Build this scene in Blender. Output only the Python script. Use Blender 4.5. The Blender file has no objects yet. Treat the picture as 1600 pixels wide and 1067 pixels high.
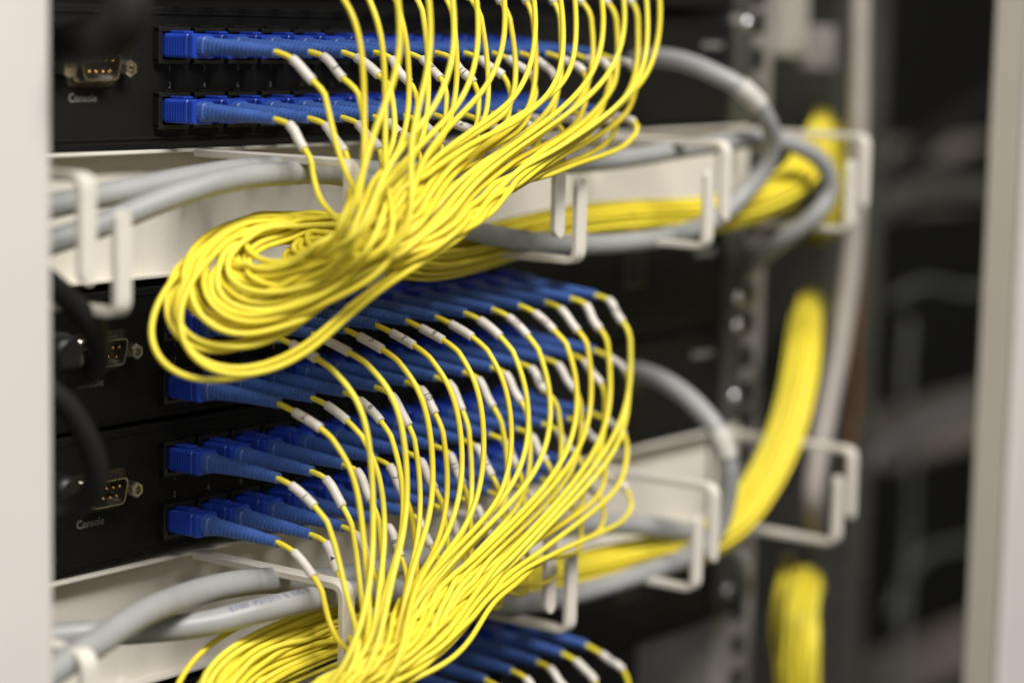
import bpy, bmesh, math, random
import numpy as np
from mathutils import Vector, Matrix, kdtree

random.seed(7)
S = 0.001                      # everything below is worked out in millimetres
sc = bpy.context.scene
COL = sc.collection

# ------------------------------------------------------------------ camera
CAM = np.array([-529.151, -538.361, 167.578])
YAW, PIT, ROL, FPX = 0.92276, -0.13482, 0.02138, 3624.233
fwd = np.array([math.sin(YAW) * math.cos(PIT), math.cos(YAW) * math.cos(PIT), math.sin(PIT)])
_r0 = np.array([math.cos(YAW), -math.sin(YAW), 0.0])
_u0 = np.cross(_r0, fwd)
rgt = math.cos(ROL) * _r0 + math.sin(ROL) * _u0
upv = -math.sin(ROL) * _r0 + math.cos(ROL) * _u0
cd = bpy.data.cameras.new('camera')
cam = bpy.data.objects.new('camera', cd)
COL.objects.link(cam)
cam.matrix_world = Matrix(((rgt[0], upv[0], -fwd[0], CAM[0] * S), (rgt[1], upv[1], -fwd[1], CAM[1] * S),
                           (rgt[2], upv[2], -fwd[2], CAM[2] * S), (0, 0, 0, 1)))
cd.sensor_fit = 'HORIZONTAL'
cd.sensor_width = 22.3
cd.lens = FPX / 1600 * 22.3
cd.clip_start = 0.01
cd.clip_end = 50
cd.dof.use_dof = True
cd.dof.focus_distance = 0.752
cd.dof.aperture_fstop = 2.7
sc.camera = cam

# ------------------------------------------------------------------ light
w = bpy.data.worlds.new('World')
sc.world = w
w.use_nodes = True
bg = w.node_tree.nodes['Background']
bg.inputs[0].default_value = (1.0, 0.96, 0.92, 1)
bg.inputs[1].default_value = 0.13


def area(name, loc, target, sx, sy, power, color):
    l = bpy.data.lights.new(name, 'AREA')
    l.shape = 'RECTANGLE'
    l.size, l.size_y = sx, sy
    l.energy = power
    l.color = color
    o = bpy.data.objects.new(name, l)
    COL.objects.link(o)
    o.location = Vector(loc)
    o.rotation_euler = (Vector(target) - Vector(loc)).to_track_quat('-Z', 'Y').to_euler()
    return o


area('ceiling_tube_light', (-0.25, -1.25, 1.62), (0.1, 0, 0.05), 1.4, 0.45, 68, (1.0, 0.955, 0.90))
area('fill_light', (-1.9, -1.3, 0.7), (0.1, 0, 0.05), 1.2, 1.0, 10, (1.0, 0.96, 0.94))  # added fill that softens the shade, not an actual lamp in the aisle
vs = sc.view_settings
vs.view_transform = 'Standard'
vs.look = 'None'
vs.exposure = 0.0
vs.gamma = 1.0
vs.use_curve_mapping = False


# ------------------------------------------------------------------ helpers
def at(x, y, p=0.0):
    """point (mm) seen at pixel x, y of the 1600 px photograph, p mm in front of the device fronts"""
    d = fwd * FPX + rgt * (x - 800) + upv * (533.5 - y)
    t = (-p - CAM[1]) / d[1]
    return CAM + d * t


def at_x(x, y, X):
    """same pixel ray, cut where the rack coordinate X is reached"""
    d = fwd * FPX + rgt * (x - 800) + upv * (533.5 - y)
    t = (X - CAM[0]) / d[0]
    return CAM + d * t


def mat(name, color, rough=0.5, metal=0.0, noise=0.0, nscale=400, bump=0.0, bscale=900, spec=0.5, coat=0.0,
        sheen=0.0, sss=0.0):
    m = bpy.data.materials.new(name)
    m.use_nodes = True
    nt = m.node_tree
    b = nt.nodes['Principled BSDF']
    b.inputs['Base Color'].default_value = (*color, 1)
    b.inputs['Roughness'].default_value = rough
    b.inputs['Metallic'].default_value = metal
    b.inputs['Specular IOR Level'].default_value = spec
    if coat:
        b.inputs['Coat Weight'].default_value = coat
        b.inputs['Coat Roughness'].default_value = 0.25
    if noise or bump:
        tc = nt.nodes.new('ShaderNodeTexCoord')
    if noise:
        n = nt.nodes.new('ShaderNodeTexNoise')
        n.inputs['Scale'].default_value = nscale
        n.inputs['Detail'].default_value = 6
        nt.links.new(tc.outputs['Object'], n.inputs['Vector'])
        r = nt.nodes.new('ShaderNodeMapRange')
        r.inputs['From Min'].default_value = 0.3
        r.inputs['From Max'].default_value = 0.7
        r.inputs['To Min'].default_value = 1 - noise
        r.inputs['To Max'].default_value = 1 + noise
        nt.links.new(n.outputs['Fac'], r.inputs['Value'])
        mx = nt.nodes.new('ShaderNodeVectorMath')
        mx.operation = 'SCALE'
        mx.inputs[0].default_value = color
        nt.links.new(r.outputs[0], mx.inputs['Scale'])
        nt.links.new(mx.outputs[0], b.inputs['Base Color'])
        r2 = nt.nodes.new('ShaderNodeMapRange')
        r2.inputs['To Min'].default_value = rough * 0.8
        r2.inputs['To Max'].default_value = min(1, rough * 1.2)
        nt.links.new(n.outputs['Fac'], r2.inputs['Value'])
        nt.links.new(r2.outputs[0], b.inputs['Roughness'])
    if bump:
        n2 = nt.nodes.new('ShaderNodeTexNoise')
        n2.inputs['Scale'].default_value = bscale
        n2.inputs['Detail'].default_value = 3
        nt.links.new(tc.outputs['Object'], n2.inputs['Vector'])
        bp = nt.nodes.new('ShaderNodeBump')
        bp.inputs['Strength'].default_value = bump
        bp.inputs['Distance'].default_value = 0.0003
        nt.links.new(n2.outputs['Fac'], bp.inputs['Height'])
        nt.links.new(bp.outputs[0], b.inputs['Normal'])
    return m


M = {}
M['yellow'] = mat('yellow_pvc', (0.79, 0.675, 0.050), 0.48, noise=0.05, nscale=120, spec=0.36)
M['yellow_b'] = mat('yellow_pvc_warm', (0.78, 0.64, 0.045), 0.42, noise=0.06, nscale=90, spec=0.36)
M['yellow_c'] = mat('yellow_pvc_pale', (0.80, 0.70, 0.070), 0.55, noise=0.06, nscale=150, spec=0.33)
M['blue'] = mat('blue_plug_plastic', (0.018, 0.060, 0.45), 0.36, noise=0.08, nscale=300)
M['boot'] = mat('blue_boot_rubber', (0.050, 0.120, 0.39), 0.5, noise=0.10, nscale=300)
M['sleeve'] = mat('white_sleeve', (0.64, 0.61, 0.56), 0.45, noise=0.04, nscale=500)
M['ink'] = mat('black_ink', (0.02, 0.02, 0.025), 0.6)
M['blueink'] = mat('blue_ink', (0.10, 0.12, 0.26), 0.6)
M['panel'] = mat('black_powder_coat', (0.0052, 0.0050, 0.0043), 0.55, noise=0.25, nscale=900, bump=0.5, bscale=2500, spec=0.28)
M['black'] = mat('black_plastic', (0.009, 0.009, 0.009), 0.4, spec=0.4)
M['socket'] = mat('black_socket_plastic', (0.012, 0.012, 0.011), 0.3)
M['text'] = mat('grey_print', (0.30, 0.29, 0.27), 0.6)
M['text_dim'] = mat('dim_grey_print', (0.16, 0.155, 0.145), 0.6)
M['white'] = mat('white_powder_coat', (0.66, 0.63, 0.56), 0.5, noise=0.03, nscale=60, bump=0.35, bscale=1400)
M['frame'] = mat('white_frame_paint', (0.62, 0.59, 0.565), 0.5, noise=0.02, nscale=20)
M['frame_shade'] = mat('shade_tinted_frame_side', (0.50, 0.465, 0.40), 0.6, noise=0.04, nscale=20)  # frame white darkened: shade of the side face put into the colour
M['greycable'] = mat('grey_cable_jacket', (0.30, 0.305, 0.305), 0.45, noise=0.06, nscale=80)
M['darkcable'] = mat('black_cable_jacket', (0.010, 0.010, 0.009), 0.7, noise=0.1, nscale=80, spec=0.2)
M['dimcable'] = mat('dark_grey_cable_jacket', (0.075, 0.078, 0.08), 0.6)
M['tag'] = mat('cable_tag', (0.52, 0.51, 0.47), 0.5, noise=0.1, nscale=200)
M['palecable'] = mat('beige_cable_jacket', (0.40, 0.37, 0.345), 0.55, noise=0.06, nscale=60)
M['orange'] = mat('orange_cable_jacket', (0.16, 0.065, 0.02), 0.6)
M['nickel'] = mat('nickel_plate', (0.56, 0.53, 0.45), 0.28, 1.0, noise=0.1, nscale=300)
M['darknickel'] = mat('dark_nickel', (0.10, 0.09, 0.065), 0.4, 0.9, noise=0.2, nscale=300)
M['gold'] = mat('gold_pin', (0.75, 0.48, 0.16), 0.25, 1.0)
M['zinc'] = mat('galvanised_steel', (0.34, 0.32, 0.295), 0.5, 0.5, noise=0.25, nscale=40)
M['screw'] = mat('bright_screw', (0.9, 0.9, 0.95), 0.22, 1.0)
M['darksteel'] = mat('dark_grey_steel', (0.06, 0.06, 0.05), 0.6, 0.2, noise=0.3, nscale=20)
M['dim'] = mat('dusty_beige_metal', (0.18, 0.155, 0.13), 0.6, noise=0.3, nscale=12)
M['back'] = mat('dark_cabinet_paint', (0.010, 0.010, 0.009), 0.8, noise=0.3, nscale=6)
M['floor'] = M['back']
g = mat('green_led', (0.05, 0.25, 0.02), 0.3)
g.node_tree.nodes['Principled BSDF'].inputs['Emission Color'].default_value = (0.12, 0.6, 0.03, 1)
g.node_tree.nodes['Principled BSDF'].inputs['Emission Strength'].default_value = 1.2
M['led'] = g


class MB:
    """collects shapes (mm) for one mesh"""

    def __init__(s):
        s.v, s.f, s.sm = [], [], []

    def box(s, x0, x1, p0, p1, z0, z1, bev=0.0):
        """x range, protrusion range (towards the viewer), z range"""
        bm = bmesh.new()
        bmesh.ops.create_cube(bm, size=1)
        for v in bm.verts:
            v.co = Vector(((x0 + x1) / 2 + v.co.x * (x1 - x0), -(p0 + p1) / 2 + v.co.y * (p1 - p0), (z0 + z1) / 2 + v.co.z * (z1 - z0)))
        if bev:
            bmesh.ops.bevel(bm, geom=bm.edges[:], offset=bev, segments=2, profile=0.5, affect='EDGES')
        s.add_bm(bm)
        return s

    def add_bm(s, bm, smooth=False):
        n = len(s.v)
        bm.verts.ensure_lookup_table()
        s.v += [tuple(v.co) for v in bm.verts]
        for f in bm.faces:
            s.f.append([v.index + n for v in f.verts])
            s.sm.append(smooth)
        bm.free()

    def tube(s, pts, r, n=10, caps=True, rfun=None, sx=1.0):
        pts = np.asarray(pts, float)
        k = len(pts)
        T = np.gradient(pts, axis=0)
        T /= np.linalg.norm(T, axis=1)[:, None] + 1e-9
        a = np.array([0, 0, 1.0])
        if abs(T[0] @ a) > 0.9:
            a = np.array([1.0, 0, 0])
        nrm = np.cross(T[0], a)
        nrm /= np.linalg.norm(nrm)
        base = len(s.v)
        ang = np.arange(n) / n * 2 * math.pi
        for i in range(k):
            nrm = nrm - T[i] * (nrm @ T[i])
            nrm /= np.linalg.norm(nrm)
            b = np.cross(T[i], nrm)
            rr = rfun(i / (k - 1)) if rfun else r
            ring = pts[i] + rr * (np.cos(ang)[:, None] * nrm + sx * np.sin(ang)[:, None] * b)
            s.v += [tuple(q) for q in ring]
        for i in range(k - 1):
            for j in range(n):
                j2 = (j + 1) % n
                s.f.append([base + i * n + j, base + i * n + j2, base + (i + 1) * n + j2, base + (i + 1) * n + j])
                s.sm.append(True)
        if caps:
            s.f.append([base + j for j in range(n)][::-1])
            s.f.append([base + (k - 1) * n + j for j in range(n)])
            s.sm += [False, False]
        return s

    def loft(s, rings, close=True, smooth=False):
        """rings: list of lists of 3D points, same count"""
        base = len(s.v)
        n = len(rings[0])
        for r in rings:
            s.v += [tuple(q) for q in r]
        for i in range(len(rings) - 1):
            for j in range(n):
                j2 = (j + 1) % n
                s.f.append([base + i * n + j, base + i * n + j2, base + (i + 1) * n + j2, base + (i + 1) * n + j])
                s.sm.append(smooth)
        if close:
            s.f.append([base + j for j in range(n)][::-1])
            s.f.append([base + (len(rings) - 1) * n + j for j in range(n)])
            s.sm += [False, False]
        return s

    def build(s, name, material, parent=None, origin=(0, 0, 0)):
        """origin: mm position of the parent (mesh coordinates are made relative to it)"""
        me = bpy.data.meshes.new(name)
        o3 = np.asarray(origin, float)
        me.from_pydata([tuple((np.asarray(v) - o3) * S) for v in s.v], [], s.f)
        me.polygons.foreach_set('use_smooth', s.sm)
        me.update()
        bm = bmesh.new()
        bm.from_mesh(me)
        bmesh.ops.recalc_face_normals(bm, faces=bm.faces[:])
        bm.to_mesh(me)
        bm.free()
        me.materials.append(material)
        o = bpy.data.objects.new(name, me)
        COL.objects.link(o)
        if parent is not None:
            o.parent = parent
        else:
            o.location = Vector(o3 * S)
        return o


def thing(name, label, cat, origin=(0, 0, 0), group=None):
    o = bpy.data.objects.new(name, None)
    o.empty_display_size = 0.01
    COL.objects.link(o)
    o.location = Vector(np.asarray(origin, float) * S)
    tag(o, label, cat, group)
    return o


def tag(o, label, cat, group=None):
    o['label'] = label
    o['category'] = cat
    if group:
        o['group'] = group
    return o


def spline(cps, step=2.0):
    """centripetal catmull-rom through control points, evenly resampled"""
    c = np.asarray(cps, float)
    c = np.vstack([2 * c[0] - c[1], c, 2 * c[-1] - c[-2]])
    out = []
    for i in range(1, len(c) - 2):
        p0, p1, p2, p3 = c[i - 1:i + 3]
        t0 = 0
        t1 = t0 + np.linalg.norm(p1 - p0) ** 0.5 + 1e-6
        t2 = t1 + np.linalg.norm(p2 - p1) ** 0.5 + 1e-6
        t3 = t2 + np.linalg.norm(p3 - p2) ** 0.5 + 1e-6
        n = max(4, int(np.linalg.norm(p2 - p1) / 1.0))
        for t in np.linspace(t1, t2, n, endpoint=False):
            A1 = (t1 - t) / (t1 - t0) * p0 + (t - t0) / (t1 - t0) * p1
            A2 = (t2 - t) / (t2 - t1) * p1 + (t - t1) / (t2 - t1) * p2
            A3 = (t3 - t) / (t3 - t2) * p2 + (t - t2) / (t3 - t2) * p3
            B1 = (t2 - t) / (t2 - t0) * A1 + (t - t0) / (t2 - t0) * A2
            B2 = (t3 - t) / (t3 - t1) * A2 + (t - t1) / (t3 - t1) * A3
            out.append((t2 - t) / (t2 - t1) * B1 + (t - t1) / (t2 - t1) * B2)
    out.append(c[-2])
    return resample(np.array(out), step)


def resample(p, step):
    d = np.r_[0, np.cumsum(np.linalg.norm(np.diff(p, axis=0), axis=1))]
    n = max(3, int(d[-1] / step) + 1)
    s_ = np.linspace(0, d[-1], n)
    return np.stack([np.interp(s_, d, p[:, k]) for k in range(3)], 1)


_tcache = {}


def text2d(body, size):
    """triangulated glyph mesh of a word, centred, in mm"""
    key = (body, size)
    if key in _tcache:
        return _tcache[key]
    cu = bpy.data.curves.new('lettering', 'FONT')
    cu.body = body
    cu.size = size
    cu.align_x = 'CENTER'
    cu.resolution_u = 3
    cu.offset = 0.018 if size == 3.0 else 0.0
    o = bpy.data.objects.new('lettering', cu)
    me = o.to_mesh()
    bm = bmesh.new()
    bm.from_mesh(me)
    o.to_mesh_clear()
    bpy.data.objects.remove(o)
    bpy.data.curves.remove(cu)
    bmesh.ops.triangulate(bm, faces=bm.faces[:])
    for _ in range(3):
        lim = size * 0.16
        e = [e for e in bm.edges if e.calc_length() > lim]
        if not e:
            break
        bmesh.ops.subdivide_edges(bm, edges=e, cuts=1)
        bmesh.ops.triangulate(bm, faces=[f for f in bm.faces if len(f.verts) > 3])
    bm.verts.ensure_lookup_table()
    v = np.array([[q.co.x, q.co.y - size * 0.34] for q in bm.verts])
    f = [[q.index for q in ff.verts] for ff in bm.faces]
    bm.free()
    _tcache[key] = (v, f)
    return v, f


def flat_text(body, size, X, Z, p, material, parent, origin, name='lettering', sx=1.0):
    v, f = text2d(body, size)
    m = MB()
    m.v = [(X + a * sx, -p, Z + b) for a, b in v]
    m.f = [list(q) for q in f]
    m.sm = [False] * len(f)
    return m.build(name, material, parent, origin)


def tube_text(body, size, pts, s0, r, side, material, parent, origin, name, flip=False):
    """wrap a word onto a tube running along pts; s0 = distance along, side = direction the word faces"""
    v, f = text2d(body, size)
    d = np.r_[0, np.cumsum(np.linalg.norm(np.diff(pts, axis=0), axis=1))]
    T = np.gradient(pts, axis=0)
    T /= np.linalg.norm(T, axis=1)[:, None]
    m = MB()
    for a, b in v:
        sp = np.clip(s0 + (-a if flip else a), 0, d[-1])
        P = np.array([np.interp(sp, d, pts[:, k]) for k in range(3)])
        t = np.array([np.interp(sp, d, T[:, k]) for k in range(3)])
        t /= np.linalg.norm(t)
        n = side - t * (side @ t)
        n /= np.linalg.norm(n)
        bb = np.cross(n, t)
        if flip:
            bb = -bb
        ang = b / r
        m.v.append(tuple(P + (r + 0.05) * (math.cos(ang) * n + math.sin(ang) * bb)))
    m.f = [list(q) for q in f]
    m.sm = [False] * len(f)
    return m.build(name, material, parent, origin)


def copy_to(o, parent):
    c = o.copy()
    COL.objects.link(c)
    c.parent = parent
    return c


# ------------------------------------------------------------------ setting
U = 44.45
Z0 = -5.25
CZ = {'A': Z0 + 3 * U, 'B': Z0 + U, 'C': Z0, 'D': Z0 - 2 * U, 'E': Z0 + 4 * U + 4}
o = MB().box(-900, 7000, -1650, -1640, -1200, 1500).build('cabinet_back', M['back'])
o['kind'] = 'structure'
o = MB().box(-900, 7000, -1640, 400, -1210, -1200).build('floor', M['floor'])
o['kind'] = 'structure'

# white upright at the near left, white upright with shade-coloured side at the right
m = MB().box(-190, -114.6, 40, 71, -420, 620, 1.5)
t = thing('cabinet_upright', 'white painted cabinet upright filling the left edge, out of focus', 'cabinet post', (-150, -60, -420), 'white uprights of the cabinet')
m.build('post_face', M['frame'], t, (-150, -60, -420))
MB().box(-190, -116, 2, 39, -420, 620, 0.8).build('post_flange', M['frame_shade'], t, (-150, -60, -420))
t = thing('cabinet_upright', 'white cabinet upright with a shade-coloured side filling the right edge, out of focus', 'cabinet post', (400, -100, -420), 'white uprights of the cabinet')
MB().box(387.5, 460, 98, 112.5, -420, 620, 1.0).build('post_flange', M['frame_shade'], t, (400, -100, -420))
MB().box(387.0, 460, 113, 116, -420, 620, 1.0).build('post_face', M['frame'], t, (400, -100, -420))


# perforated galvanised rack post with screws
def rack_post(x0, x1, p, depth, label, screws, matl, org):
    t = thing('rack_post', label, 'rack post', org, 'galvanised rack posts')
    m = MB()
    m.box(x0, x0 + 3, p - depth, p, -400, 560)
    m.box(x0 + 3, x1, p - 2.5, p, -400, 560)
    m.box(x1, x1 + 2.5, p - depth * 0.4, p, -400, 560)
    m.build('channel', matl, t, org)
    xs = x0 + 7.8
    k = 0
    for u in range(-7, 10):
        for off in (6.35, 22.225, 38.1):
            z = Z0 + 5.3 + u * U + off
            hs = MB().box(xs + 10, xs + 19, p + 0.1, p + 0.5, z - 4.7, z + 4.7)
            hs.build('mounting_hole', M['black'], t, org)
    return t


rack_post(339.5, 372, -3.0, 40, 'galvanised perforated rack post holding the right ends of the black switches', True, M['zinc'], (350, 0, -400))
rack_post(640, 700, -120, 60, 'dark grey rear rack post right of the hanging beige cable', False, M['darksteel'], (660, 120, -400))


# ------------------------------------------------------------------ network switches
def face_screw(X, Z, p, parent, org):
    m = MB()
    ring = lambda r, pp: [(X + r * math.cos(a), -pp, Z + r * math.sin(a)) for a in np.arange(16) / 16 * 2 * math.pi]
    m.loft([ring(3.3, p), ring(3.3, p + 0.8), ring(2.6, p + 1.9), ring(1.2, p + 2.2)], smooth=True)
    return m.build('mounting_screw', M['screw'], parent, org)


def switch(key, label, dx=0.0, pos=''):
    z = CZ[key]
    org = (115, 0, z)
    t = thing('network_switch', label, 'network switch', org, 'black rack switches')
    MB().box(-112 + dx, 331, -300, -1.2, z + 1.2, z + 43.2).build('chassis', M['black'], t, org)
    m = MB().box(-112 + dx, 336, -1.2, 0, z + 0.4, z + 43.4, 0.4)
    m.box(-112 + dx, 336, 0, 0.5, z + 1.6, z + 2.3, 0.15)
    m.box(-112 + dx, 336, 0, 0.5, z + 40.9, z + 41.6, 0.15)
    m.build('front_panel', M['panel'], t, org)
    MB().box(336.2, 354, -2.9, -0.6, z + 0.6, z + 43.2, 0.3).build('mounting_ear', M['darksteel'], t, org)
    for zz in (6.35, 38.1):
        face_screw(347.8, z + 5.3 + zz - 0.5, -0.5, t, org)
    # sockets: a raised black frame with a lip above each opening
    for c in range(12):
        for r in (0, 1):
            X = dx + 15.6 * c
            zz = z + (10.6, 31.2)[r]
            m = MB()
            m.box(X - 6.9, X - 5.2, 0, 2.6, zz - 5.4, zz + 5.4, 0.25)
            m.box(X + 5.2, X + 6.9, 0, 2.6, zz - 5.4, zz + 5.4, 0.25)
            m.box(X - 6.9, X + 6.9, 0, 2.9, zz + 4.3, zz + 5.9, 0.25)
            m.box(X - 6.9, X + 6.9, 0, 2.4, zz - 5.9, zz - 4.4, 0.25)
            m.box(X - 3.0, X + 3.0, 0, 1.2, zz + 6.0, zz + 6.5, 0.1)
            m.build('port_socket', M['socket'], t, org)
    # printing
    flat_text('Console', 3.7, -36.6 + dx, z + 15.0, 0.06, M['text'], t, org, 'printed_word', 0.93)
    for c in range(12):
        flat_text(str(2 * c + 1), 2.9, 15.6 * c + 0.3 + dx, z + 24.0, 0.06, M['text_dim'], t, org, 'port_number', 0.9)
        flat_text(str(2 * c + 2), 2.9, 15.6 * c + 0.3 + dx, z + 18.6, 0.06, M['text'] if c < 4 else M['text_dim'], t, org, 'port_number', 0.9)
    # console port: D shaped shell, pins, hexagonal jack nuts
    cx, cz = -33.9 + dx, z + 24.6
    def dshape(w, h, p, cut=1.6, n=4, rr=1.8):
        pts = []
        corners = [(-w / 2, h / 2), (w / 2, h / 2), (w / 2 - cut, -h / 2), (-w / 2 + cut, -h / 2)]
        for i, (a, b) in enumerate(corners):
            pa = corners[i - 1]
            pb = corners[(i + 1) % 4]
            A = np.array([a, b]); d1 = np.array(pa) - A; d2 = np.array(pb) - A
            d1 = d1 / np.linalg.norm(d1) * rr; d2 = d2 / np.linalg.norm(d2) * rr
            for k in range(n + 1):
                q = k / n
                P = A + d1 * (1 - q) ** 2 + d2 * q ** 2
                pts.append((cx + P[0], -p, cz + P[1]))
        return pts
    con = MB().loft([dshape(24.5, 12.6, 0.0, 2.6), dshape(24.5, 12.6, 0.7, 2.6), dshape(23.7, 11.8, 0.9, 2.6), dshape(23.3, 11.4, 0.45, 2.6), dshape(10, 6, 0.4, 1.0)], close=False)
    con.loft([dshape(23.6, 11.7, 0.2, 2.6), dshape(23.6, 11.7, 0.3, 2.6)])
    conobj = con.build('console_port', M['darknickel'], t, org)
    sh = MB()
    sh.loft([dshape(18.4, 9.6, 0.9), dshape(18.4, 9.6, 1.3), dshape(17.2, 8.6, 1.9), dshape(17.0, 8.4, 5.6), dshape(16.4, 7.8, 5.6), dshape(16.4, 7.8, 1.6)], close=False)
    sh.build('shell', M['nickel'], conobj, (0, 0, 0)).parent = conobj
    conobj_children_fix = [c for c in conobj.children]
    ins = MB().loft([dshape(16.4, 7.8, 1.2), dshape(16.4, 7.8, 1.7)])
    ins.build('insulator', M['black'], conobj, org)
    for c_ in conobj_children_fix:
        c_.data.transform(Matrix.Translation(-Vector(np.asarray(org, float) * S)))
    for k in range(5):
        for rr_, nn in ((1.5, 5), (-1.5, 4)):
            if k >= nn:
                continue
            px = cx + (k - (nn - 1) / 2) * 2.76
            MB().tube([(px, -1.7, cz + rr_), (px, -4.6, cz + rr_), (px, -5.0, cz + rr_)], 0.5, 8,
                      rfun=lambda q: 0.5 if q < 0.9 else 0.28).build('pin', M['gold'], conobj, org)
    for sx in (-1, 1):
        nx = cx + sx * 12.5
        hexr = lambda r, pp: [(nx + r * math.cos(a), -pp, cz - 0.6 + r * math.sin(a)) for a in (np.arange(6) + 0.5) / 6 * 2 * math.pi]
        m = MB()
        m.loft([hexr(2.7, 0.9), hexr(2.7, 5.0), hexr(2.35, 5.6), hexr(1.45, 5.6), hexr(1.4, 3.4)], close=False)
        m.loft([hexr(1.5, 3.3), hexr(1.5, 3.45)])
        m.build('jack_nut', M['nickel'], conobj, org)
    # network jack and small marks at the right end
    MB().box(256, 272, 0, 1.0, z + 22, z + 36, 0.4).build('network_jack', M['darknickel'], t, org)
    MB().box(258.5, 269.5, 1.0, 1.3, z + 24, z + 34, 0.1).build('jack_opening', M['black'], t, org)
    MB().box(311, 327, 0, 0.7, z + 32.0, z + 34.6, 0.2).build('badge_strip', M['text_dim'], t, org)
    MB().box(283, 285.4, 0, 0.7, z + 27.6, z + 29.4, 0.2).build('status_light', M['led'] if key == 'A' else M['black'], t, org)
    return t


switch('E', 'black switch at the top edge, above the highest visible row of blue plugs')
switch('A', 'black switch resting just above the upper white cable manager', -2.5)
switch('B', 'black switch directly under the upper white cable manager, half hidden by the yellow coil')
switch('C', 'black switch resting just above the lower white cable manager')
switch('D', 'black switch at the bottom edge, under the lower white cable manager')


# ------------------------------------------------------------------ white cable managers
def bent_bar(path, wid, thk, rc=4.0):
    """flat bar: path is a list of (p, z) corner points in a plane of constant X, width along X"""
    pts = []
    P = [np.array(q, float) for q in path]
    pts.append(P[0])
    for i in range(1, len(P) - 1):
        a = P[i - 1] - P[i]; b = P[i + 1] - P[i]
        a = a / np.linalg.norm(a) * rc; b = b / np.linalg.norm(b) * rc
        for k in range(7):
            q = k / 6
            pts.append(P[i] + a * (1 - q) ** 2 + b * q ** 2)
    pts.append(P[-1])
    return pts


def manager(z, label):
    org = (115, 0, z)
    t = thing('cable_manager', label, 'cable manager', org, 'white horizontal cable managers')
    z0, z1 = z + 1.4, z + 42.6
    m = MB()
    m.box(-116, 336, -6.5, -5.3, z0 + 1.2, z1 - 1.2)
    m.build('back_panel', M['white'], t, org)
    MB().box(-116, 336, -8, 0.6, z1 - 1.2, z1, 0.35).build('top_lip', M['white'], t, org)
    MB().box(-116, 336, -8, 0.6, z0, z0 + 1.2, 0.35).build('bottom_lip', M['white'], t, org)
    MB().box(336, 356, -3.5, -2.3, z0, z1, 0.3).build('mounting_ear', M['white'], t, org)
    for i, X in enumerate((-98, 11, 119.5, 227.5, 337.5)):
        s = 1 if i < 3 else -1
        for top in (1, 0):
            X_ = X if top else X + (13 if s > 0 else -11.5)
            if top:
                path = [(0.6, z1 - 1.4), (66, z1 - 1.4), (66, z1 - 1.4 - 26.5)]
            else:
                path = [(0.6, z0 + 1.4), (66, z0 + 1.4), (66, z0 + 1.4 + 26.0)]
            if i == 4:
                path = [(path[0][0] - 4, path[0][1])] + path[1:]
            pts = bent_bar(path, 5, 2)
            P = np.array(pts)
            T = np.gradient(P, axis=0)
            T /= np.linalg.norm(T, axis=1)[:, None]
            N = np.stack([-T[:, 1], T[:, 0]], 1)
            hw, ht = 2.9, 1.3
            rings = []
            n = len(P)
            for k in range(n):
                r = []
                for (a, b) in ((-hw, -ht + .4), (-hw + .4, -ht), (hw - .4, -ht), (hw, -ht + .4), (hw, ht - .4), (hw - .4, ht), (-hw + .4, ht), (-hw, ht - .4)):
                    q = P[k] + N[k] * b
                    r.append((X_ + a, -q[0], q[1]))
                rings.append(r)
            # rounded tongue end
            end = P[-1]
            d = T[-1]
            for q in (0.35, 0.7, 0.92, 1.0):
                wsc = math.sqrt(max(0.02, 1 - q * q))
                r = []
                for (a, b) in ((-hw, -ht + .4), (-hw + .4, -ht), (hw - .4, -ht), (hw, -ht + .4), (hw, ht - .4), (hw - .4, ht), (-hw + .4, ht), (-hw, ht - .4)):
                    e = end + d * hw * q + N[-1] * b
                    r.append((X_ + a * wsc, -e[0], e[1]))
                rings.append(r)
            MB().loft(rings).build('ring_finger', M['white'], t, org)
    return t


MZ = {1: Z0 + 2 * U, 2: Z0 - U}
manager(MZ[1], 'upper white steel cable manager with open ring fingers, between two black switches')
manager(MZ[2], 'lower white steel cable manager carrying two thick grey cables at its left')


# ------------------------------------------------------------------ thick cables
def px(pl):
    return [at(*q) for q in pl]


def thick(name, label, cat, guides, r, material, group=None, parts=(), n=18, step=4, pts3=None):
    P = spline(pts3 if pts3 is not None else px(guides), step)
    org = P[0]
    t = thing(name, label, cat, org, group)
    MB().tube(P, r, n).build('cable_jacket', material, t, org)
    return t, P, org


VIEW = -fwd

G = 'thick grey cables'
# upper manager
t, P, org = thick('grey_cable', 'thick grey cable curving past the upper ring fingers and turning down at the right end', 'cable',
      [(20, 335, 30), (100, 318, 32), (200, 298, 34), (300, 278, 36), (400, 264, 36), (500, 262, 36), (620, 270, 36), (800, 262, 38), (960, 250, 40),
       (1100, 228, 42), (1190, 218, 48), (1250, 230, 54), (1290, 262, 58), (1297, 300, 58), (1270, 340, 54), (1220, 378, 40), (1180, 410, 10), (1160, 430, -60)], 3.7, M['greycable'], G)
t, P, org = thick('grey_cable', 'thick grey cable arching out of the upper switch with a white tag', 'cable',
      [(985, 98, 0), (1020, 90, 14), (1070, 97, 30), (1120, 117, 44), (1165, 142, 54), (1195, 180, 58), (1207, 222, 56), (1196, 262, 52), (1160, 305, 46), (1110, 347, 44), (1040, 370, 42),
       (950, 381, 42), (860, 380, 42), (780, 370, 42), (700, 348, 42), (620, 310, 40), (540, 275, 40), (440, 272, 46), (350, 283, 48), (270, 307, 46), (200, 335, 44), (130, 362, 42), (60, 385, 40), (10, 400, 40)], 3.7, M['greycable'], G)
i0 = int(np.argmin([np.linalg.norm(q - at(1168, 141, 54)) for q in P]))
seg = P[max(0, i0 - 1):i0 + 3]
MB().tube(spline(seg, 1.5), 4.05, 18).build('label_sleeve', M['tag'], t, org)
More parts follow.
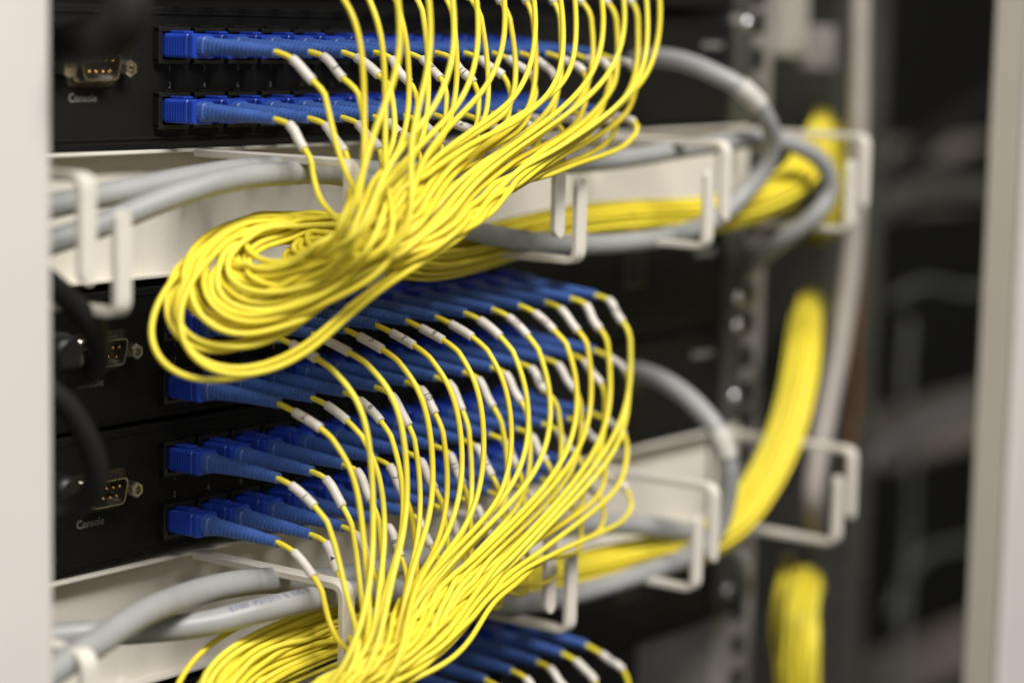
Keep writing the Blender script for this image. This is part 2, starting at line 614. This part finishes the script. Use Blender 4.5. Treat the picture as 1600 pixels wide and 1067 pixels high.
# lower manager
t, P, org = thick('grey_cable', 'thick grey cable arching out of the lower switch with a white tag', 'cable',
      [(975, 580, 0), (1005, 583, 12), (1050, 603, 30), (1090, 635, 44), (1122, 675, 54), (1138, 725, 58), (1135, 780, 56), (1118, 830, 52), (1075, 868, 46), (1000, 897, 42), (920, 922, 42),
       (850, 938, 42), (770, 941, 42), (700, 935, 42), (620, 922, 46), (540, 925, 52), (480, 937, 55), (400, 955, 54), (320, 974, 47), (220, 985, 36), (120, 990, 26), (30, 1000, 20)], 4.0, M['greycable'], G)
i0 = int(np.argmin([np.linalg.norm(q - at(1131, 695, 55)) for q in P]))
MB().tube(spline(P[i0 - 2:i0 + 2], 1.5), 4.35, 18).build('label_sleeve', M['tag'], t, org)
d = np.r_[0, np.cumsum(np.linalg.norm(np.diff(P, axis=0), axis=1))]
i1 = int(np.argmin([np.linalg.norm(q - at(425, 950, 54)) for q in P]))
tube_text('E100  P3127/1  E  E2C  7', 3.0, P, d[i1], 4.0, VIEW * 1.0 + upv * 1.05, M['blueink'], t, org, 'printed_text', flip=True)
thick('grey_cable', 'thick grey cable lying on top of the printed one in the lower manager', 'cable',
      [(20, 1110, 62), (80, 1050, 60), (150, 1005, 58), (210, 965, 54), (270, 938, 47), (340, 917, 40), (410, 907, 36), (480, 907, 33), (560, 898, 30), (650, 872, 30), (760, 838, 30),
       (880, 822, 32), (960, 818, 34), (1040, 826, 38), (1100, 838, 40), (1145, 860, 36), (1160, 900, 20), (1150, 940, -40)], 4.2, M['greycable'], G)
# hanging beige cable and others at the right, behind
thick('hanging_cable', 'thick beige cable hanging straight down right of the rack post', 'cable',
      [(1345, -80, 20), (1343, 60, 20), (1341, 200, 20), (1337, 330, 20), (1328, 430, 20), (1312, 540, 20), (1292, 640, 20), (1276, 720, 20), (1268, 780, 18), (1272, 820, 0), (1280, 845, -60)], 5.0, M['palecable'])
thick('orange_cable', 'thin orange cable hanging behind the beige one', 'cable',
      [(1346, 100, -60), (1346, 200, -60), (1344, 330, -60), (1343, 440, -60), (1336, 540, -60), (1335, 640, -60), (1325, 720, -60), (1322, 780, -75), (1320, 800, -140)], 2.4, M['orange'])
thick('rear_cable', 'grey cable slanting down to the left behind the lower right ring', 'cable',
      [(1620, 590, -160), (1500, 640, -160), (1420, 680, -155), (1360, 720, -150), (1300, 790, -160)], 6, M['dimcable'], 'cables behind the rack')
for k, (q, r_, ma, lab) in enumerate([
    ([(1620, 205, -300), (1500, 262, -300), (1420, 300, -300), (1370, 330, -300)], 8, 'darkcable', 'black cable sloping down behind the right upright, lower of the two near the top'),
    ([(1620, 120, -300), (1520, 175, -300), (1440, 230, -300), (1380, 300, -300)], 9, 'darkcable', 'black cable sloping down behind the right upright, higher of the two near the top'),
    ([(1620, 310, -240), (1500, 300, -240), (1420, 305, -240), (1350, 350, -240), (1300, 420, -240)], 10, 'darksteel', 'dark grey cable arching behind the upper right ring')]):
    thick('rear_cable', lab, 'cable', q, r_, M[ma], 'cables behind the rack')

# black leads at the left
t, P, org = thick('console_lead', 'thick black lead looping in front of the console port of the upper switch', 'cable',
      [(60, -110, 34), (120, -80, 62), (185, -35, 84), (203, 12, 92), (182, 50, 88), (140, 66, 68), (90, 68, 30), (40, 64, 20)], 6.4, M['darkcable'], 'black leads at the left edge')
t, P, org = thick('console_lead', 'thick black lead looping in front of the console port under the upper manager', 'cable',
      [(20, 400, 46), (75, 440, 50), (118, 480, 54), (148, 520, 54), (154, 556, 50), (138, 585, 44), (100, 592, 40), (50, 588, 36)], 3.6, M['darkcable'], 'black leads at the left edge')
PL = at(98, 552, 16)
MB().tube([PL + np.array([0, 12, 0]), PL, PL + np.array([0, -4, 0])], 6.2, 20, rfun=lambda q: 6.2 if q < .9 else 4.4).build('plug', M['black'], t, org)
t, P, org = thick('console_lead', 'thick black lead looping in front of the console port above the lower manager', 'cable',
      [(40, 590, 48), (92, 622, 52), (128, 670, 54), (148, 718, 54), (150, 755, 52), (130, 785, 46), (95, 800, 40), (50, 800, 36)], 3.4, M['darkcable'], 'black leads at the left edge')
PL = at(100, 768, 14)
MB().tube([PL + np.array([0, 12, 0]), PL, PL + np.array([0, -4, 0])], 5.8, 20, rfun=lambda q: 5.8 if q < .9 else 4.2).build('plug', M['black'], t, org)

# dim equipment of the next rack, seen through the gap at the right
def dimbox(name, label, cat, x, y, p, w_, h_, dpt, matl, rot=0):
    c = at(x, y, p)
    t = MB()
    t.box(-w_ / 2, w_ / 2, 0, dpt, -h_ / 2, h_ / 2, 2.0)
    t.box(-w_ / 2 + 6, w_ / 2 - 6, dpt, dpt + 1.5, -h_ / 2 + 5, h_ / 2 - 5, 0.5)
    o = t.build(name, matl)
    o.location = Vector(c * S)
    tag(o, label, cat, 'dim equipment behind the rack')
    return o
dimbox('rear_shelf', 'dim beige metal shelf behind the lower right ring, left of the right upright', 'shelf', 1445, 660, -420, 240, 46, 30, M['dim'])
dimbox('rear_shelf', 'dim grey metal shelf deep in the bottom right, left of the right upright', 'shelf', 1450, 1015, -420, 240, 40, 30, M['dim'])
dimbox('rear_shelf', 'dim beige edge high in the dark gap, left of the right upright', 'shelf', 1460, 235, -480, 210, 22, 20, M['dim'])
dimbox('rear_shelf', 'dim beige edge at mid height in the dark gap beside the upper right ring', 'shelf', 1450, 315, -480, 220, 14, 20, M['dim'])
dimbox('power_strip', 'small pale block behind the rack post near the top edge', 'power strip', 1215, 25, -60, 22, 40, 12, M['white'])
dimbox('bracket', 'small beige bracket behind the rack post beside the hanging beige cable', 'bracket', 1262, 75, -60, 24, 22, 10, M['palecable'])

# ------------------------------------------------------------------ fibre patch cords
# prototype of plug and boot, port centre at the origin, pointing along -Y
R1 = 0.93


def rrect(w_, h_, p, r=0.8, z=0.0, n=3):
    pts = []
    for (sx, sy, a0) in ((1, 1, 0), (-1, 1, 90), (-1, -1, 180), (1, -1, 270)):
        for k in range(n + 1):
            a = math.radians(a0 + 90 * k / n)
            pts.append((sx * (w_ / 2 - r) + r * math.cos(a), -p, z + sy * (h_ / 2 - r) + r * math.sin(a)))
    return pts


m = MB()
rings = [rrect(8.4, 7.0, -3), rrect(8.4, 7.0, 2.2), rrect(9.0, 7.6, 2.6)]
for k in range(7):                       # ribs of the grip
    p0 = 3.4 + k * 1.15
    rings += [rrect(9.0, 7.6, p0), rrect(8.1, 7.0, p0 + 0.1), rrect(8.1, 7.0, p0 + 0.5), rrect(9.0, 7.6, p0 + 0.62)]
rings += [rrect(9.0, 7.6, 12.2), rrect(8.5, 7.2, 12.5), rrect(8.5, 7.2, 13.3), rrect(9.1, 7.8, 13.5), rrect(9.1, 7.8, 14.8), rrect(8.7, 7.4, 15.3), rrect(6.0, 6.0, 15.35)]
m.loft(rings)
m.box(-2.0, 2.0, 2.6, 9.0, 3.85, 4.7, 0.3)
plug_proto = m.build('plug', M['blue'])
m = MB()
nb = 18
pts, rad = [], []
L0, L1 = 14.6, 46.5
def boot_c(p):
    q = (p - L0) / (L1 - L0)
    return (0.0, -p, -0.9 * q * q)
def boot_r(p):
    q = (p - L0) / (L1 - L0)
    return 3.0 * (1 - q) ** 1.0 * 1.0 + 1.72 * q
prof = [(L0, 2.2), (L0 + 0.4, 3.15), (L0 + 3.2, 3.2)]
p = L0 + 3.6
while p < L1 - 2.6:
    prof += [(p, boot_r(p)), (p + 1.05, boot_r(p + 1.0)), (p + 1.12, boot_r(p + 1.1) - 0.34), (p + 1.62, boot_r(p + 1.6) - 0.34), (p + 1.70, boot_r(p + 1.7))]
    p += 1.72
prof += [(L1 - 1.6, 1.78), (L1, 1.75), (L1, 1.2), (L1 - 2, 1.1)]
rings = []
for (pp, rr_) in prof:
    c = boot_c(pp)
    sq = max(0.0, 1 - (pp - L0) / 12.0)
    ring_ = []
    for k in range(20):
        a = k / 20 * 2 * math.pi
        ca, sa = math.cos(a), math.sin(a)
        se = (abs(ca) ** (2 + 2 * sq) + abs(sa) ** (2 + 2 * sq)) ** (-1 / (2 + 2 * sq))
        ring_.append((c[0] + rr_ * se * ca, c[1], c[2] + rr_ * se * sa))
    rings.append(ring_)
m.loft(rings, close=False, smooth=False)
boot_proto = m.build('boot', M['boot'])

UPPER, LOWER = 31.2, 10.6
# apex pixels (x, y) at first, middle and last column, lean in X
FAM = [
    ('E', 1, [(622, 90), (850, 60), (1040, 35)], 'k1'),
    ('E', 0, [(562, 215), (764, 125), (968, 70)], 'k1'),
    ('A', 1, [(527, 225), (762, 165), (985, 120)], 'k1'),
    ('A', 0, [(499, 320), (736, 232), (962, 190)], 'k1'),
    ('B', 1, [(588, 850), (814, 680), (989, 565)], 'k2'),
    ('B', 0, [(566, 850), (748, 745), (968, 610)], 'k2'),
    ('C', 1, [(534, 925), (722, 850), (950, 705)], 'k2'),
    ('C', 0, [(519, 1000), (690, 930), (955, 775)], 'k2'),
    ('D', 1, [(523, 1240), (745, 1180), (968, 1080)], 'k3'),
    ('D', 0, [(510, 1340), (735, 1270), (960, 1200)], 'k3'),
]


def lerp(a, b, q):
    return np.asarray(a, float) * (1 - q) + np.asarray(b, float) * q


def quad(k, u):
    a, b, c = [np.asarray(q, float) for q in k]
    return a * (1 - u) * (1 - 2 * u) + b * 4 * u * (1 - u) + c * u * (2 * u - 1)


def jit(g, seed):
    q = random.Random(seed)
    w_ = np.array([q.uniform(-1, 1) for _ in range(3)])
    for i in range(len(g)):
        w_ = 0.85 * w_ + 0.35 * np.array([q.uniform(-1, 1) for _ in range(3)])
        g[i] = g[i] + w_ * np.array([3.6, 3.0, 2.8])
    return g


def loop1(t, a, b):
    """coil at the left of the upper manager. t=0 the outermost loop, 1 the innermost"""
    g = []
    def A(o_, i_):
        g.append(at(*lerp(o_, i_, t)) + np.array([0, -a, b * 0.8]))
    A((556, 462, 82), (535, 388, 86))
    A((470, 545, 74), (485, 415, 76))
    A((345, 591, 62), (430, 436, 64))
    A((262, 565, 54), (382, 430, 54))
    A((243, 505, 48), (356, 404, 47))
    A((275, 425, 43), (368, 380, 43))
    A((345, 368, 40), (405, 366, 41))
    A((440, 345, 42), (470, 362, 42))
    A((540, 338, 37), (560, 374, 37))
    return g


def loop2(t, a, b):
    g = []
    def A(o_, i_):
        g.append(at(*lerp(o_, i_, t)) + np.array([0, -a, b * 0.8]))
    A((500, 1110, 86), (500, 1085, 88))
    A((410, 1180, 78), (455, 1120, 80))
    A((330, 1185, 68), (415, 1125, 70))
    A((285, 1145, 60), (385, 1112, 60))
    A((300, 1068, 54), (378, 1085, 55))
    A((352, 1012, 50), (405, 1070, 50))
    A((440, 968, 46), (465, 1042, 46))
    A((540, 942, 42), (560, 1005, 42))
    return g


TR = {
    'k1': [(640, 402, 34), (720, 393, 30), (800, 372, 27), (900, 350, 27), (1000, 341, 28), (1100, 336, 32), (1180, 318, 40), (1240, 285, 42), (1268, 245, 36), (1280, 212, 14), (1284, 200, -60), (1284, 196, -150)],
    'k2': [(640, 965, 36), (720, 935, 32), (800, 912, 28), (900, 893, 28), (1000, 868, 30), (1080, 856, 38), (1138, 825, 44), (1194, 752, 44), (1233, 665, 42), (1252, 580, 36), (1257, 530, 26), (1262, 492, 4), (1266, 484, -60), (1268, 480, -150)],
}
KN = {
    'k1': ([(490, 400, 84), (668, 346, 92), (518, 250, 90), (800, 262, 92)], loop1),
    'k2': ([(508, 1066, 84), (648, 985, 92), (545, 890, 92), (800, 850, 92)], loop2),
}

CL = [0.02, 0.06, 0.10, 0.20, 0.26, 0.42, 0.48, 0.55, 0.70, 0.76, 0.93, 1.0]
cords = []
rng = random.Random(11)
groups = {'k1': [], 'k2': []}
for (dev, row, apex, knot) in FAM:
    for c in range(12):
        u = c / 11
        dx = -2.5 if dev == 'A' else 0.0
        X = dx + 15.6 * c
        z = CZ[dev] + (UPPER if row else LOWER)
        port = np.array([X, 0, z])
        tip = port + np.array([0, -45.5, -0.85])
        lean = rng.uniform(-2.5, 4.0)
        axy = quad(apex, u) + np.array([rng.uniform(-7, 7), rng.uniform(-10, 10)])
        if dev == 'E':
            axy = axy + np.array([rng.uniform(-4, 10), 0])
        ap = at_x(axy[0], axy[1], X + lean)
        pm = -ap[1]
        pm = min(max(pm, 64), 112)
        ap = np.array([X + lean, -pm, ap[2]])
        bend = rng.uniform(-0.7, 0.7)
        H = max(8.0, z - ap[2])
        sl = rng.uniform(9.0, 11.0)
        pre = [tip + np.array([0, 4, 0.25]), tip, tip + np.array([bend * .15, -7.5, -1.9 - .3 * bend]),
               tip + np.array([bend * .5, -(pm - 45.5) * 0.60, -min(7.6, H * 0.27)]),
               np.array([X + lean * 0.5, -(45.5 + (pm - 45.5) * 0.87), z - min(17, H * 0.50)]),
               ap]
        idx = len(groups.get(knot, [])) if knot in groups else 0
        cords.append(dict(dev=dev, row=row, c=c, port=port, pre=pre, ap=ap, knot=knot, u=u, sl=sl, pm=pm))
        if knot in groups:
            groups[knot].append(cords[-1])

# pack each bundle: position inside the bundle from the column and the row
for kn, lst in groups.items():
    n = len(lst)
    slots = [(8.0 * math.sqrt((k + 0.5) / n) * math.cos(k * 2.39996), 7.0 * math.sqrt((k + 0.5) / n) * math.sin(k * 2.39996)) for k in range(n)]
    slots.sort(key=lambda q: -(q[1] + 0.35 * q[0]))
    rank = sorted(range(n), key=lambda i: lst[i]['u'] + rng.uniform(-0.16, 0.16))
    for r_, i in enumerate(rank):
        lst[i]['disc'] = slots[r_]
    # loop sizes: a few wide loops, most of them tight; strands from the far ports run outermost
    rank = sorted(range(n), key=lambda i: -lst[i]['u'] + rng.uniform(-0.3, 0.3))
    base = [0.0, 0.11, 0.14, 0.22, 0.25, 0.31, 0.37, 0.43]
    for r_, i in enumerate(rank):
        lst[i]['t'] = base[r_] if r_ < len(base) else (0.44 + 0.68 * (r_ - 8) / (n - 8)) if kn == 'k1' else (0.30 + 0.75 * (r_ - 8) / (n - 8))
        lst[i]['short'] = kn == 'k1' and r_ >= 8 and r_ % 5 in (1, 3)

paths = []
for cdx in cords:
    a, b = cdx.get('disc', (0, 0))
    ap, u = cdx['ap'], cdx['u']
    if cdx['knot'] == 'k3':
        end = ap + np.array([-20 - 60 * u, 6, -90])
        cps = cdx['pre'] + [ap + np.array([-1, 0, -14]), ap + np.array([-10 - 20 * u, 2, -45]), end]
        cdx['path'] = spline(cps, 2.2)
        continue
    k0, lp = KN[cdx['knot']]
    cl = CL[cdx['c']] + rng.uniform(-0.03, 0.03)
    kp = lerp(k0[0], k0[1], cl) + np.array([0, 20 - 40 * cdx['t'], 0])
    K = at(*kp) + np.array([a * 0.9, -abs(a) * 0.3 - rng.uniform(0, 16), b * 0.8])
    g = jit(lp(cdx['t'], rng.uniform(-4.5, 4.5), rng.uniform(-1.5, 1.5)), rng.random())
    if cl < 0.36:
        g = g[1:]
        K = K + np.array([rng.uniform(-5, 9), rng.uniform(-8, 2), -rng.uniform(0, 6) - 9 * (1 - min(1, cdx['t']))])
    if cdx['short']:
        yy = 0 if cdx['knot'] == 'k1' else 655
        g = jit([at(520, 418, 76), at(480, 424, 66), at(460, 402, 56), at(500, 378, 46)], rng.random())
    tgt = at(*lerp(k0[2], k0[3], cl))
    dirK = (K - tgt)
    dirK /= np.linalg.norm(dirK)
    L = np.linalg.norm(K - ap)
    c1 = ap + np.array([0, 0, -1]) * min(L * (rng.uniform(0.20, 0.30) if cdx['dev'] in 'EB' else rng.uniform(0.16, 0.26)), max(10, (ap[2] - K[2]) * 0.5)) + np.array([0, -rng.uniform(0, 8), 0])
    c2 = K - dirK * L * rng.uniform(0.34, 0.42)
    bez = []
    nbz = max(2, int(L / 22))
    for i in range(1, nbz + 1):
        q = i / nbz
        bez.append(ap * (1 - q) ** 3 + 3 * c1 * q * (1 - q) ** 2 + 3 * c2 * q * q * (1 - q) + K * q ** 3)
    tr = TR[cdx['knot']]
    trp = [at(*q) for q in tr]
    trp2 = []
    T = np.gradient(np.array(trp), axis=0)
    for i, q in enumerate(trp):
        tt = T[i] / np.linalg.norm(T[i])
        ya = np.array([0, -1.0, 0]) if i < len(trp) - 3 else np.array([1.0, 0, 0])
        nn = np.cross(tt, ya)
        nn /= np.linalg.norm(nn)
        f_ = 1.15 if i < 2 else 1.0
        trp2.append(q + ya * a * 0.95 * f_ + nn * b * f_)
    cps = cdx['pre'] + bez + g + trp2
    P = spline(cps, 2.2)
    # ease the bend where the strand joins the bundle
    ik = int(np.argmin(np.linalg.norm(P - K, axis=1)))
    wt = np.clip(1.3 - np.abs(np.arange(len(P)) - ik) / 20.0, 0, 1) * (np.arange(len(P)) > 16)
    for _ in range(40):
        Q = P.copy()
        Q[1:-1] = P[1:-1] * 0.5 + 0.25 * (P[:-2] + P[2:])
        P = P + (Q - P) * wt[:, None]
    cdx['path'] = P
    paths.append(cdx)

# let the strands push each other apart so that none runs through another
N = [len(c_['path']) for c_ in paths]
off = np.r_[0, np.cumsum(N)]
ALL = np.vstack([c_['path'] for c_ in paths])
cid = np.concatenate([np.full(n_, i) for i, n_ in enumerate(N)])
loc = np.concatenate([np.arange(n_) for n_ in N])
fixed = loc < 14
DMIN = 2.02
for it in range(22):
    cell = 3.0
    kd = kdtree.KDTree(len(ALL))
    for i, q in enumerate(ALL):
        kd.insert(q, i)
    kd.balance()
    I, J = [], []
    for i in range(len(ALL)):
        for (_, j, dist) in kd.find_range(ALL[i], 2.25):
            if j > i and cid[i] != cid[j]:
                I.append(i)
                J.append(j)
    if not I:
        break
    I = np.array(I); J = np.array(J)
    T = np.gradient(ALL, axis=0)
    T /= np.linalg.norm(T, axis=1)[:, None] + 1e-9
    dlt = ALL[I] - ALL[J]
    along = (dlt * T[I]).sum(1)[:, None] * T[I]
    perp = dlt - along
    dp = np.linalg.norm(perp, axis=1) + 1e-6
    push = np.clip(DMIN - dp, 0, None) * 0.5
    vec = perp / dp[:, None] * push[:, None]
    acc = np.zeros_like(ALL); cnt = np.zeros(len(ALL))
    np.add.at(acc, I, vec); np.add.at(acc, J, -vec)
    np.add.at(cnt, I, push > 0); np.add.at(cnt, J, push > 0)
    mv = acc / np.maximum(cnt, 1)[:, None] ** 0.6
    mv[fixed] = 0
    ALL = ALL + mv
    # smooth along each strand
    sm = ALL.copy()
    sm[1:-1] = ALL[1:-1] * 0.4 + 0.30 * (ALL[:-2] + ALL[2:])
    edge = np.zeros(len(ALL), bool)
    edge[off[:-1]] = True
    edge[off[1:] - 1] = True
    keep = fixed | edge
    sm[keep] = ALL[keep]
    if it < 21:
        ALL = sm
for i, c_ in enumerate(paths):
    c_['path'] = ALL[off[i]:off[i + 1]]

ORD = ['first', 'second', 'third', 'fourth', 'fifth', 'sixth', 'seventh', 'eighth', 'ninth', 'tenth', 'eleventh', 'twelfth']
WHERE = {'A': 'of the switch above the upper manager', 'B': 'of the switch below the upper manager',
         'C': 'of the switch above the lower manager', 'D': 'of the switch at the bottom edge'}
GRP = {'A': 'yellow fibre cords of the upper switch', 'B': 'yellow fibre cords of the switch below the upper manager',
       'C': 'yellow fibre cords of the switch above the lower manager', 'D': 'yellow fibre cords of the bottom switch',
       'E': 'yellow fibre cords coming down over the top edge'}
for n_, cdx in enumerate(cords):
    dev, row, c = cdx['dev'], cdx['row'], cdx['c']
    if dev == 'D' and row == 0:
        continue
    org = cdx['port']
    rw = 'upper row' if row else 'lower row'
    if dev == 'E':
        lab = ('yellow cord over the top edge, %s from left of those %s' % (ORD[c], 'bulging outermost' if row else 'bulging less'))
    else:
        lab = 'yellow cord, %s blue plug from left, %s %s' % (ORD[c], rw, WHERE[dev])
    t = thing('fibre_patch_cord', lab, 'fibre cable', org, GRP[dev])
    pg = copy_to(plug_proto, t)
    bt = copy_to(boot_proto, t)
    rl = math.radians(rng.uniform(-2.5, 2.5))
    pg.rotation_euler = (0, rl * 0.5, 0)
    bt.rotation_euler = (0, rl, 0)
    P = cdx['path']
    jk = MB().tube(P, R1 * rng.uniform(0.96, 1.02), 9).build('cable_jacket', M[rng.choice(['yellow', 'yellow', 'yellow_b', 'yellow_c'])], t, org)
    d = np.r_[0, np.cumsum(np.linalg.norm(np.diff(P, axis=0), axis=1))]
    if cdx['knot'] != 'k3' and rng.random() < 0.45:
        for q in (0.40, 0.48):
            tube_text('7.1.0', 1.9, P, d[-1] * (q + rng.uniform(-.03, .03)), R1, VIEW + upv * rng.uniform(-0.3, 0.9), M['ink'], jk, org, 'printed_number')
    s0 = 4.0 + cdx['sl'] * 0.72
    s1 = s0 + rng.uniform(9.8, 12.0)
    ss = np.linspace(s0, s1, 9)
    seg = np.stack([np.interp(ss, d, P[:, k]) for k in range(3)], 1)
    sr = rng.uniform(1.45, 1.6)
    ss2 = np.r_[s0, s0 + .15, ss[1:-1], s1 - .15, s1]
    seg = np.stack([np.interp(ss2, d, P[:, k]) for k in range(3)], 1)
    def rf(q, k=len(ss2)):
        i = round(q * (k - 1))
        return sr - 0.2 if i in (0, k - 1) else sr
    sl = MB().tube(seg, sr, 16, rfun=rf).build('label_sleeve', M['sleeve'], t, org)
    if rng.random() < 0.62:
        num = str(2 * c + (1 if row else 2))
        side = VIEW + upv * rng.uniform(-0.2, 1.3) + rgt * rng.uniform(-.4, .6)
        tube_text(num, 3.0, P, (s0 + s1) / 2 + rng.uniform(-1, 1.5), sr, side, M['ink'], sl, org, 'printed_number')
bpy.data.objects.remove(plug_proto)
bpy.data.objects.remove(boot_proto)


# ------------------------------------------------------------------ single yellow fibres that run down the right side behind
def riser(guides, n, rad, label, group, seed):
    rg = random.Random(seed)
    base = [at(*q) for q in guides]
    T = np.gradient(np.array(base), axis=0)
    for i in range(n):
        q = math.sqrt((i + .5) / n)
        a = i * 2.39996
        da, db = rad * q * math.cos(a), rad * q * math.sin(a)
        pts = []
        for k, b in enumerate(base):
            tt = T[k] / np.linalg.norm(T[k])
            ya = np.array([0, -1.0, 0]) if abs(tt[1]) < 0.8 else np.array([0, 0, 1.0])
            nn = np.cross(tt, ya); nn /= np.linalg.norm(nn)
            pts.append(b + ya * (da + rg.uniform(-1.3, 1.3)) + nn * (db + rg.uniform(-1.3, 1.3)))
        P = spline(pts, 4)
        o = MB().tube(P, R1, 8).build('fibre_cable', M[rg.choice(['yellow', 'yellow_b', 'yellow_c'])], None, P[0])
        tag(o, label, 'fibre cable', group)


riser([(1262, 925, -60), (1262, 912, -10), (1258, 925, 20), (1252, 975, 30), (1248, 1040, 32), (1246, 1110, 32), (1244, 1200, 32)], 40, 8.2,
      'yellow fibre in the bundle leaving the bottom edge right of the rack post', 'bundle of yellow fibres at the bottom right', 3)
riser([(1296, 200, -60), (1300, 260, -40), (1300, 320, -30), (1290, 352, -30), (1262, 362, -60), (1240, 350, -120)], 22, 6.0,
      'yellow fibre in the short bundle hanging behind the upper right ring', 'short bundle of yellow fibres behind the upper right ring', 4)

riser([(1232, 880, -60), (1230, 888, -20), (1222, 920, -4), (1218, 980, 0), (1224, 1040, 4), (1226, 1140, 4)], 9, 3.4,
      'yellow fibre in the thin shaded strand bundle beside the thick one at bottom right', 'thin shaded bundle of yellow fibres', 5)
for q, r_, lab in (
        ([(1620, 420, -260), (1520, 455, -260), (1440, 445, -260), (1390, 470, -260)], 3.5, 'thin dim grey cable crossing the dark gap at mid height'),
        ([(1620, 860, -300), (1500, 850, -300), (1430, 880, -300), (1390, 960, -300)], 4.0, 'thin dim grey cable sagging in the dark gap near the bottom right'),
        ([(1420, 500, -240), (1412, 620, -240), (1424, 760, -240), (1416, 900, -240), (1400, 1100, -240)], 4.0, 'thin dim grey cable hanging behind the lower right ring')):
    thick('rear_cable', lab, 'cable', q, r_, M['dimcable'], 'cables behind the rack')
